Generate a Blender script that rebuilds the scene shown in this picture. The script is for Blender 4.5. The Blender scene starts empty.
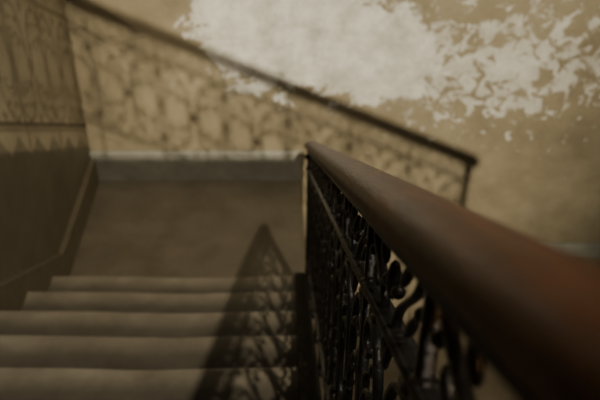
import bpy, math, random
from mathutils import Vector
random.seed(4)
ZO = 2.83
T = 0.6225
# ------------------------------------------------------------ helpers
class MB:
    def __init__(s): s.v=[]; s.f=[]; s.m=[]; s.sm=[]
    def add(s, vs, fs, mi=0, smooth=False):
        o=len(s.v); s.v+= [(a,b,c+ZO) for a,b,c in vs]
        for f in fs: s.f.append(tuple(i+o for i in f)); s.m.append(mi); s.sm.append(smooth)
    def box(s,x0,x1,y0,y1,z0,z1,mi=0):
        s.add([(x0,y0,z0),(x1,y0,z0),(x1,y1,z0),(x0,y1,z0),(x0,y0,z1),(x1,y0,z1),(x1,y1,z1),(x0,y1,z1)],
              [(0,3,2,1),(4,5,6,7),(0,1,5,4),(1,2,6,5),(2,3,7,6),(3,0,4,7)],mi)
    def obj(s,name,mats,parent=None,bevel=0):
        me=bpy.data.meshes.new(name); me.from_pydata(s.v,[],s.f)
        for m in mats: me.materials.append(m)
        for p,mi,sm in zip(me.polygons,s.m,s.sm): p.material_index=mi; p.use_smooth=sm
        me.validate(); me.update()
        o=bpy.data.objects.new(name,me); bpy.context.collection.objects.link(o)
        if bevel:
            b=o.modifiers.new('bevel','BEVEL'); b.width=bevel; b.segments=3; b.limit_method='ANGLE'
        if parent: o.parent=parent
        return o
def empty(name):
    o=bpy.data.objects.new(name,None); bpy.context.collection.objects.link(o); return o

def mat(name):
    m=bpy.data.materials.new(name); m.use_nodes=True
    nt=m.node_tree; b=nt.nodes['Principled BSDF']
    return m,nt,b
def N(nt,t,**k):
    n=nt.nodes.new(t)
    for a,v in k.items(): setattr(n,a,v)
    return n
def noise(nt,vec,scale,detail=5,rough=.6,dist=0):
    n=N(nt,'ShaderNodeTexNoise'); n.inputs['Scale'].default_value=scale; n.inputs['Detail'].default_value=detail
    n.inputs['Roughness'].default_value=rough; n.inputs['Distortion'].default_value=dist
    nt.links.new(vec,n.inputs['Vector']); return n.outputs['Fac']
def ramp(nt,fac,stops):
    r=N(nt,'ShaderNodeValToRGB'); e=r.color_ramp.elements
    e[0].position=stops[0][0]; e[0].color=(*stops[0][1],1)
    e[1].position=stops[-1][0]; e[1].color=(*stops[-1][1],1)
    for p,c in stops[1:-1]:
        q=e.new(p); q.color=(*c,1)
    nt.links.new(fac,r.inputs[0]); return r.outputs[0]
def M(nt,op,a,b=None,clamp=False):
    n=N(nt,'ShaderNodeMath',operation=op); n.use_clamp=clamp
    for i,x in enumerate((a,b)):
        if x is None: continue
        if isinstance(x,(int,float)): n.inputs[i].default_value=x
        else: nt.links.new(x,n.inputs[i])
    return n.outputs[0]
def mix(nt,f,a,b,blend='MIX'):
    n=N(nt,'ShaderNodeMix',data_type='RGBA',blend_type=blend)
    for i,x in ((0,f),(6,a),(7,b)):
        if isinstance(x,(int,float)): n.inputs[i].default_value=x
        elif isinstance(x,tuple): n.inputs[i].default_value=(*x,1)
        else: nt.links.new(x,n.inputs[i])
    return n.outputs[2]
def smooth(nt,v,lo,hi,a=0.,b=1.):
    n=N(nt,'ShaderNodeMapRange',interpolation_type='SMOOTHSTEP')
    nt.links.new(v,n.inputs[0]); n.inputs[1].default_value=lo; n.inputs[2].default_value=hi
    n.inputs[3].default_value=a; n.inputs[4].default_value=b; return n.outputs[0]
def bump(nt,b,h,st,dist=.01):
    n=N(nt,'ShaderNodeBump'); n.inputs['Strength'].default_value=st; n.inputs['Distance'].default_value=dist
    nt.links.new(h,n.inputs['Height']); nt.links.new(n.outputs[0],b.inputs['Normal'])
def pos(nt):
    g=N(nt,'ShaderNodeTexCoord'); return g.outputs['Object']

# ------------------------------------------------------------ materials
def wall_back():
    m,nt,b=mat('peeling_ochre_plaster'); p=pos(nt)
    s=N(nt,'ShaderNodeSeparateXYZ'); nt.links.new(p,s.inputs[0]); X,Z=s.outputs['X'],s.outputs['Z']
    base=ramp(nt,noise(nt,p,2.2,7,.7),[(.3,(.155,.121,.068)),(.5,(.225,.181,.106)),(.72,(.30,.247,.154))])
    def ell(cx,cz,rx,rz):
        a=M(nt,'DIVIDE',M(nt,'SUBTRACT',X,cx),rx); c=M(nt,'DIVIDE',M(nt,'SUBTRACT',Z,cz+ZO),rz)
        return M(nt,'SQRT',M(nt,'ADD',M(nt,'MULTIPLY',a,a),M(nt,'MULTIPLY',c,c)))
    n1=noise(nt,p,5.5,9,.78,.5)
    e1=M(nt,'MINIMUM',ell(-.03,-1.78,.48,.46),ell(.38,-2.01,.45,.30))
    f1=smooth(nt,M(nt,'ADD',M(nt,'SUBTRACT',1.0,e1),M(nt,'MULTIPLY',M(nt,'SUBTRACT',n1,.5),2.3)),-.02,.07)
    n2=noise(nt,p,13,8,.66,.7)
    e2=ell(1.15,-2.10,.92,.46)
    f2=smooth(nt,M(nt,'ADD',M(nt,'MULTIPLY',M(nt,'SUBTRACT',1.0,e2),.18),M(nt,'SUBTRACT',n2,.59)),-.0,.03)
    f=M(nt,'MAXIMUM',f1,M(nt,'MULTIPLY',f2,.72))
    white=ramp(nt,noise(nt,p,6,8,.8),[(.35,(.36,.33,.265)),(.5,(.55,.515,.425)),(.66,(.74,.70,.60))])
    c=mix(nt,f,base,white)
    st=smooth(nt,noise(nt,p,1.3,4),.45,.75)
    c=mix(nt,M(nt,'MULTIPLY',st,.45),c,(.13,.10,.055))
    nt.links.new(c,b.inputs['Base Color']); b.inputs['Roughness'].default_value=.8
    bump(nt,b,M(nt,'SUBTRACT',noise(nt,p,30,6),M(nt,'MULTIPLY',f,.8)),.25,.005)
    return m
def wall_side():
    m,nt,b=mat('zigzag_dado_plaster'); p=pos(nt)
    s=N(nt,'ShaderNodeSeparateXYZ'); nt.links.new(p,s.inputs[0]); Y,Z=s.outputs['Y'],s.outputs['Z']
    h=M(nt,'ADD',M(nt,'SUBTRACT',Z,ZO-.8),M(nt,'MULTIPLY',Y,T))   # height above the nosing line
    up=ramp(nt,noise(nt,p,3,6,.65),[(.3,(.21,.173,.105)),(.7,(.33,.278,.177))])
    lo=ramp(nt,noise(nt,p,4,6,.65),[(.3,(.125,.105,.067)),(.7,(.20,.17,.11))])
    tri=M(nt,'PINGPONG',Y,.11)  # zigzag edge between the darker lower and paler upper tone
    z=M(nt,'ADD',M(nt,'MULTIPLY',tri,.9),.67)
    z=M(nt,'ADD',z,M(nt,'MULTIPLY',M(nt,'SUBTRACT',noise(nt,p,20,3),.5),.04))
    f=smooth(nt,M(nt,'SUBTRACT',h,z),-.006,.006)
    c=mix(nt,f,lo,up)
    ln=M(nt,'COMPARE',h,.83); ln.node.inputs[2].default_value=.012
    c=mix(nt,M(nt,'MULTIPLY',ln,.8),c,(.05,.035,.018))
    nt.links.new(c,b.inputs['Base Color']); b.inputs['Roughness'].default_value=.6
    bump(nt,b,noise(nt,p,25,6),.25,.005)
    return m
def simple(name,stops,scale,rough=.7,bs=.3,stretch=None,bscale=30,metal=0,spec=.5):
    m,nt,b=mat(name); p=pos(nt)
    if stretch:
        mp=N(nt,'ShaderNodeMapping'); mp.inputs['Scale'].default_value=stretch; nt.links.new(p,mp.inputs[0]); p=mp.outputs[0]
    nt.links.new(ramp(nt,noise(nt,p,scale,7,.65,.3),stops),b.inputs['Base Color'])
    b.inputs['Roughness'].default_value=rough; b.inputs['Metallic'].default_value=metal
    b.inputs['Specular IOR Level'].default_value=spec
    bump(nt,b,noise(nt,p,bscale,5),bs,.004); return m
def tread_mat():
    m,nt,b=mat('worn_shaded_stone_tread'); p=pos(nt)
    s=N(nt,'ShaderNodeSeparateXYZ'); nt.links.new(p,s.inputs[0]); Y=s.outputs['Y']
    # per step: edge worn pale, inner part darkened to paint in the step's shadow
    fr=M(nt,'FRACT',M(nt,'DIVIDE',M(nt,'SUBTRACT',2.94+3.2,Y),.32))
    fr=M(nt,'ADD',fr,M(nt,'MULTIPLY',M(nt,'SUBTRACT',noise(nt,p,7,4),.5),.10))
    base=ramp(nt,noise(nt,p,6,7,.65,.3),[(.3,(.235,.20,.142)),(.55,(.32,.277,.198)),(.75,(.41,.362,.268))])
    wear_shade=ramp(nt,fr,[(.0,(1,1,1)),(.14,(.86,.86,.85)),(.32,(.40,.40,.41)),(.55,(.27,.27,.27))])
    c=mix(nt,1.0,base,wear_shade,'MULTIPLY')
    nt.links.new(c,b.inputs['Base Color']); b.inputs['Roughness'].default_value=.55
    bump(nt,b,noise(nt,p,30,5),.3,.004); return m
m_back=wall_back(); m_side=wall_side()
m_floor=simple('worn_landing_stone',[(.3,(.13,.107,.070)),(.7,(.20,.167,.113))],5,.5)
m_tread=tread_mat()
m_step=simple('stone_step',[(.3,(.17,.135,.08)),(.7,(.28,.225,.14))],6,.6)
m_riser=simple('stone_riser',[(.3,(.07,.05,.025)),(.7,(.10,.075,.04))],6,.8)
m_base=simple('grey_skirting_paint',[(.3,(.20,.187,.143)),(.7,(.30,.283,.22))],8,.6)
m_base2=simple('brown_skirting_paint',[(.3,(.13,.105,.063)),(.7,(.19,.157,.10))],8,.6)
m_iron=simple('black_wrought_iron',[(.3,(.006,.006,.0055)),(.7,(.022,.021,.019))],30,.36,.7,metal=.3,bscale=90,spec=.5)
m_wood=simple('varnished_red_wood',[(.3,(.033,.0085,.003)),(.55,(.092,.023,.007)),(.75,(.20,.053,.013))],14,.38,.45,stretch=(6,.5,1.2),bscale=18,spec=.12)
m_string=simple('dark_string_paint',[(.3,(.010,.009,.007)),(.7,(.018,.016,.012))],8,.7,spec=.1)

# ------------------------------------------------------------ room shell
XL=-1.14; YB=4.0; XR=4.3
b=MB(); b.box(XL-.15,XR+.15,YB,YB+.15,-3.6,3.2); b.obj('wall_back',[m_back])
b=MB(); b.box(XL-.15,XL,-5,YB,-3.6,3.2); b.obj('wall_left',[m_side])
b=MB(); b.box(XR,XR+.15,-2,YB,-3.6,3.2); b.obj('wall_right',[m_back])
b=MB(); b.box(XL,.066,2.91,YB,-3.05,-2.83); b.obj('floor_landing',[m_floor])
b=MB(); b.box(XL,XR,-5,-.90,-.44,-.242); b.obj('floor_upper_landing',[m_floor],bevel=.008)
b=MB(); b.box(XL,XR+.15,-5,YB,-3.75,-3.6); b.obj('floor',[m_floor])
b=MB(); b.box(XL,.066,YB-.022,YB,-2.83,-2.645); b.box(XL,.066,YB-.030,YB,-2.645,-2.625); b.obj('baseboard_back',[m_base],bevel=.004)
b=MB(); b.box(.9,XR,YB-.022,YB,-3.42,-3.33); b.box(.9,XR,YB-.03,YB,-3.33,-3.31); b.obj('baseboard_back_lower',[m_base],bevel=.004)
# sloping skirting at the left wall
b=MB()
def slope_h(y): return -.8-T*y
ya,yb=-.9,2.96
pts=[(ya,slope_h(ya)-.25),(yb,-2.83),(YB-.03,-2.83),(YB-.03,-2.66),(yb+.17,-2.66),(ya,slope_h(ya)+.14)]
n=len(pts)
b.add([(XL,y,z) for y,z in pts]+[(XL+.03,y,z) for y,z in pts],
      [tuple(range(n-1,-1,-1)),tuple(range(n,2*n))]+[(i,(i+1)%n,n+(i+1)%n,n+i) for i in range(n)])
b.obj('baseboard_left',[m_base2],bevel=.004)

# ------------------------------------------------------------ staircase
st=empty('staircase')
tr=MB(); bd=MB()
def tread(mb,x0,x1,yn,z,dep):
    prof=[(yn-dep,z),(yn-.02,z),(yn-.008,z-.003),(yn-.001,z-.012),(yn,z-.022),(yn-.004,z-.034),(yn-.014,z-.042),(yn-dep,z-.042)]
    k=14; vs=[]; fs=[]; n=len(prof)
    for j in range(k+1):
        x=x0+(x1-x0)*j/k; w=.006*math.exp(-((j/k-.62)/.28)**2)*random.uniform(.7,1.2)
        for q,(y,zz) in enumerate(prof):
            vs.append((x,y-(w if q in(2,3,4) else 0),zz-(w if q in(1,2,3) else 0)))
    for j in range(k):
        for q in range(n): fs.append((j*n+q,j*n+(q+1)%n,(j+1)*n+(q+1)%n,(j+1)*n+q))
    fs.append(tuple(range(n-1,-1,-1))); fs.append(tuple(range(k*n,k*n+n)))
    mb.add(vs,fs,0,False)
for i in range(12):
    y=2.94-.32*i; z=-2.63+.199*i
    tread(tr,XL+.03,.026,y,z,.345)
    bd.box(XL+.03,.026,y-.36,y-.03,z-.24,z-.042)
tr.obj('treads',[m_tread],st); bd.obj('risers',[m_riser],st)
b=MB()
pts=[(2.95,-2.83),(2.95,slope_h(2.95)+.012),(-.9,slope_h(-.9)+.012),(-.9,slope_h(-.9)-.3),(2.7,-2.83)]
n=len(pts)
b.add([(.026,y,z) for y,z in pts]+[(.082,y,z) for y,z in pts],[tuple(range(n-1,-1,-1)),tuple(range(n,2*n))]+[(i,(i+1)%n,n+(i+1)%n,n+i) for i in range(n)])
b.obj('outer_string',[m_string],st)

# steps that leave the landing to the right, along the back wall
b=MB()
for i in range(3):
    b.box(.066+.28*i,.066+.28*(i+1)+.02,2.95,YB-.001,-3.6,-2.83-.19*(i+1)+.0)
b.box(.90,XR-.002,2.6,YB-.001,-3.6,-3.42)
b.obj('lower_steps',[m_step],bevel=.006)

# ------------------------------------------------------------ balustrade builder
def curl(mid,head,sgn,L,k0,k1,shape,npts=34):
    out=[]
    for half in (0,1):
        x,y=mid; a=head+(math.pi if half else 0); s_=sgn*(-1 if (half and shape=='C') else 1)
        P=[(x,y)]; ds=L/npts
        for i in range(npts):
            s=(i+.5)/npts
            a+=s_*(k0+k1*s**2.6)*ds
            x+=math.cos(a)*ds; y+=math.sin(a)*ds; P.append((x,y))
        out.append(P)
    return out[0][::-1]+out[1][1:]
def bar(mb,path,w,d,mp,closed=False):
    n=len(path); vs=[]; fs=[]
    for i,(u,h) in enumerate(path):
        if closed: a,c=path[i-1],path[(i+1)%n]
        else: a,c=path[max(i-1,0)],path[min(i+1,n-1)]
        dx,dy=c[0]-a[0],c[1]-a[1]; l=math.hypot(dx,dy) or 1; nx,ny=-dy/l*w/2,dx/l*w/2
        for su,sd in ((1,.6),(1,-.6),(.5,-1),(-.5,-1),(-1,-.6),(-1,.6),(-.5,1),(.5,1)):
            vs.append(mp(u+nx*su,h+ny*su,sd*d/2))
    m=8
    for i in range(n if closed else n-1):
        j=(i+1)%n
        for q in range(m): fs.append((i*m+q,i*m+(q+1)%m,j*m+(q+1)%m,j*m+q))
    if not closed: fs.append(tuple(range(m-1,-1,-1))); fs.append(tuple(range((n-1)*m,n*m)))
    mb.add(vs,fs,0,True)
def blob(mb,cu,ch,ru,rh,rd,mp,rot=0):
    vs=[];fs=[];A,B=10,6
    for j in range(B+1):
        t=math.pi*j/B
        for i in range(A):
            a=2*math.pi*i/A
            pu=math.cos(t)*ru; ph=math.sin(t)*math.cos(a)*rh*(1-.25*math.cos(t)); pd=math.sin(t)*math.sin(a)*rd
            vs.append(mp(cu+pu*math.cos(rot)-ph*math.sin(rot),ch+pu*math.sin(rot)+ph*math.cos(rot),pd))
    for j in range(B):
        for i in range(A): fs.append((j*A+i,j*A+(i+1)%A,(j+1)*A+(i+1)%A,(j+1)*A+i))
    mb.add(vs,fs,0,True)
def balustrade(name,mp,u0,u1,mod,ends,rs=1.0,foot=-.06):
    root=empty(name); ir=MB()
    for h,w,d in ((.690,.010,.030),(.590,.010,.022),(.085,.011,.020)):
        bar(ir,[(u0,h),(u1,h)],w,d,mp)
    nm=max(1,round((u1-u0)/mod)); md=(u1-u0)/nm
    for i in range(nm*2):
        c=u0+md/2*(i+.5)
        bar(ir,curl((c,.640),.45 if i%2 else -.45,1 if i%2 else -1,.105,3,150,'S',20),.0065,.009,mp)
        for sg in (1,-1):
            blob(ir,c+sg*.020,.640+(.020 if i%2 else -.020)*-sg,.018,.006,.005,mp,(.9 if i%2 else -.9))
            blob(ir,c+sg*.052,.640+(.006 if i%2 else -.006)*sg,.008,.008,.007,mp,0)
        blob(ir,c+md/4,.640,.007,.024,.007,mp,0)
    for i in range(nm+1):
        u=u0+md*i
        bar(ir,[(u,foot),(u,.69)],.013,.013,mp)
        for h in (.085,.35,.590): blob(ir,u,h,.012,.018,.011,mp,math.pi/2)
        blob(ir,u,foot+.025,.02,.016,.013,mp,0)
        if i==nm: break
        c=u+md/2
        for sg in (1,-1):
            bar(ir,curl((c+sg*.018,.338),math.pi/2,-sg,.38,.6,54,'C'),.0095,.011,mp)
            bar(ir,curl((c+sg*(md/2-.016),.338),math.pi/2,sg,.20,4,80,'C',24),.008,.010,mp)
            for vs_ in (1,-1):
                blob(ir,c+sg*.062,.338+vs_*.155,.014,.011,.008,mp,0)
                for q in (-1,0,1):
                    blob(ir,c+sg*(.030+.006*q),.338+vs_*(.062+.012*q),.024-.004*abs(q),.006,.005,mp,math.pi/2-sg*vs_*(.45+.5*q))
                    blob(ir,c+sg*(.105+.004*q),.338+vs_*.222,.019,.0055,.005,mp,sg*vs_*(.5+.6*q))
                    blob(ir,c+sg*(md/2-.035),.338+vs_*(.11+.008*q),.020,.0055,.005,mp,math.pi/2+sg*vs_*(.5+.6*q))
        for a in range(8):
            blob(ir,c+.018*math.cos(a*math.pi/4),.338+.018*math.sin(a*math.pi/4),.015,.006,.006,mp,a*math.pi/4)
        blob(ir,c,.338,.010,.010,.011,mp)
        for hh in (.548,.13):
            for q in (-1,0,1): blob(ir,c+.006*q,hh,.024,.006,.005,mp,math.pi/2-.5*q)
    ir.obj('ironwork',[m_iron],root)
    prof=[(0,.74),(.012,.7395),(.022,.737),(.030,.731),(.0345,.722),(.035,.714),(.031,.706),(.025,.703),(.023,.698),(.018,.695),
          (-.018,.695),(-.023,.698),(-.025,.703),(-.031,.706),(-.035,.714),(-.0345,.722),(-.030,.731),(-.022,.737),(-.012,.7395)]
    hr=MB(); n=len(prof); ns=80; vs=[];fs=[]
    e0,e1=u0-.05,u1+.04
    for j in range(ns+1):
        u=e0+(e1-e0)*j/ns
        for c,h in prof:
            sc=.75 if j in(0,ns) else 1.0
            vs.append(mp(u,.715+(h-.715)*sc,c*sc*rs))
    for j in range(ns):
        for q in range(n): fs.append((j*n+q,j*n+(q+1)%n,(j+1)*n+(q+1)%n,(j+1)*n+q))
    fs.append(tuple(range(n-1,-1,-1))); fs.append(tuple(range(ns*n,ns*n+n)))
    hr.add(vs,fs,0,True); hr.obj('handrail',[m_wood],root)
    for (u,hb) in ends:
        nw=MB(); bar(nw,[(u,hb),(u,.695)],.032,.032,mp)
        for h,r in ((hb+.02,.030),(hb+.10,.022),(.60,.020),(.66,.022)):
            bar(nw,[(u,h-.012),(u,h+.012)],r*2,r*2,mp)
        nw.obj('newel',[m_iron],root)
    return root
mpA=lambda u,h,d:(.091+d,u,-.793-T*u+h)
balustrade('stair_balustrade',mpA,-.90,2.94,.32,[(2.94,-.205),(-.90,-.007)],.80)

# ------------------------------------------------------------ upper flight behind the viewer (throws its railing's shadow on the wall)
SD=Vector((-.015,1,-.70)); YR=-2.0; SB=.4537
GW=Vector((.38,YB,-1.95)); LW=GW-SD.normalized()*55      # far unseen source, placed to throw the railing shadow
SE=Vector((1.10,YB,-2.69)); fr=(YB-YR)/(YB-LW.y); PE=SE+(LW-SE)*fr
ex,ez=PE.x,PE.z
mpB=lambda u,h,d:(ex-u,YR+d,ez+SB*u-.74+h)
UL=ex-XL-.06
balustrade('upper_balustrade',mpB,0.05,UL,.32,[(0.05,-.35),(UL,-.35)],1.15,-.35)
zcap=(Vector((0,YB,-2.76))+(LW-Vector((0,YB,-2.76)))*fr).z      # top of the unseen light blocker
b=MB()
i=0
while ex-.02-.32*i>XL+.36:
    x1=ex-.02-.32*i; zt=ez-.74-.35+SB*.32*i+.02
    b.box(max(x1-.33,XL+.002),x1,-3.2,YR-.02,-.242,zt); i+=1
b.box(XL+.002,x1-.32,-3.2,YR-.02,-.242,zt+.145)
b.box(XL+.002,.20,YR-.019,YR+.10,-.242,zcap)  # unseen block, added to keep the far spot off the landing
b.obj('upper_stair_flight',[m_riser],bevel=.006)

# ------------------------------------------------------------ lights
def spot(name,L,G,e,col,size,ang,blend):
    l=bpy.data.lights.new(name,'SPOT'); l.energy=e; l.color=col; l.shadow_soft_size=size; l.spot_size=math.radians(ang); l.spot_blend=blend
    o=bpy.data.objects.new(name,l); bpy.context.collection.objects.link(o)
    L=Vector(L)+Vector((0,0,ZO)); G=Vector(G)+Vector((0,0,ZO))
    o.location=L; o.rotation_euler=(G-L).to_track_quat('-Z','Y').to_euler()
spot('wall_shadow_spot',LW,GW,185000,(1,.93,.76),.16,4.6,1.0)  # unseen spot; its narrow cone fades the light towards the wall's edges
spot('stairwell_lamp',(2.6,-3.6,8.2),(-.6,2.3,-2.4),2500,(1,.90,.73),.12,21,.9)
spot('left_wall_spot',(4.05,-1.6,-2.0),(-1.14,3.35,-1.55),560,(1,.88,.68),.03,24,.8)  # unseen spot added to cast scroll shadows on the left wall
spot('rail_glow_spot',(.95,-.35,.75),(.10,.20,-.18),34,(1,.50,.18),.03,24,1.0)  # unseen orange spot added for the glow on the near handrail
w=bpy.data.worlds.new('dim_hall'); w.use_nodes=True; bpy.context.scene.world=w
w.node_tree.nodes['Background'].inputs[0].default_value=(.64,.72,.80,1); w.node_tree.nodes['Background'].inputs[1].default_value=.10

# ------------------------------------------------------------ camera
c=bpy.data.cameras.new('camera'); c.lens=50; c.sensor_width=36; c.clip_start=.01; c.shift_x=.018
c.dof.use_dof=True; c.dof.focus_distance=1.02; c.dof.aperture_fstop=7.0
o=bpy.data.objects.new('camera',c); bpy.context.collection.objects.link(o)
o.location=(0,0,ZO); o.rotation_euler=(math.radians(90-36.7),0,0)
bpy.context.scene.camera=o
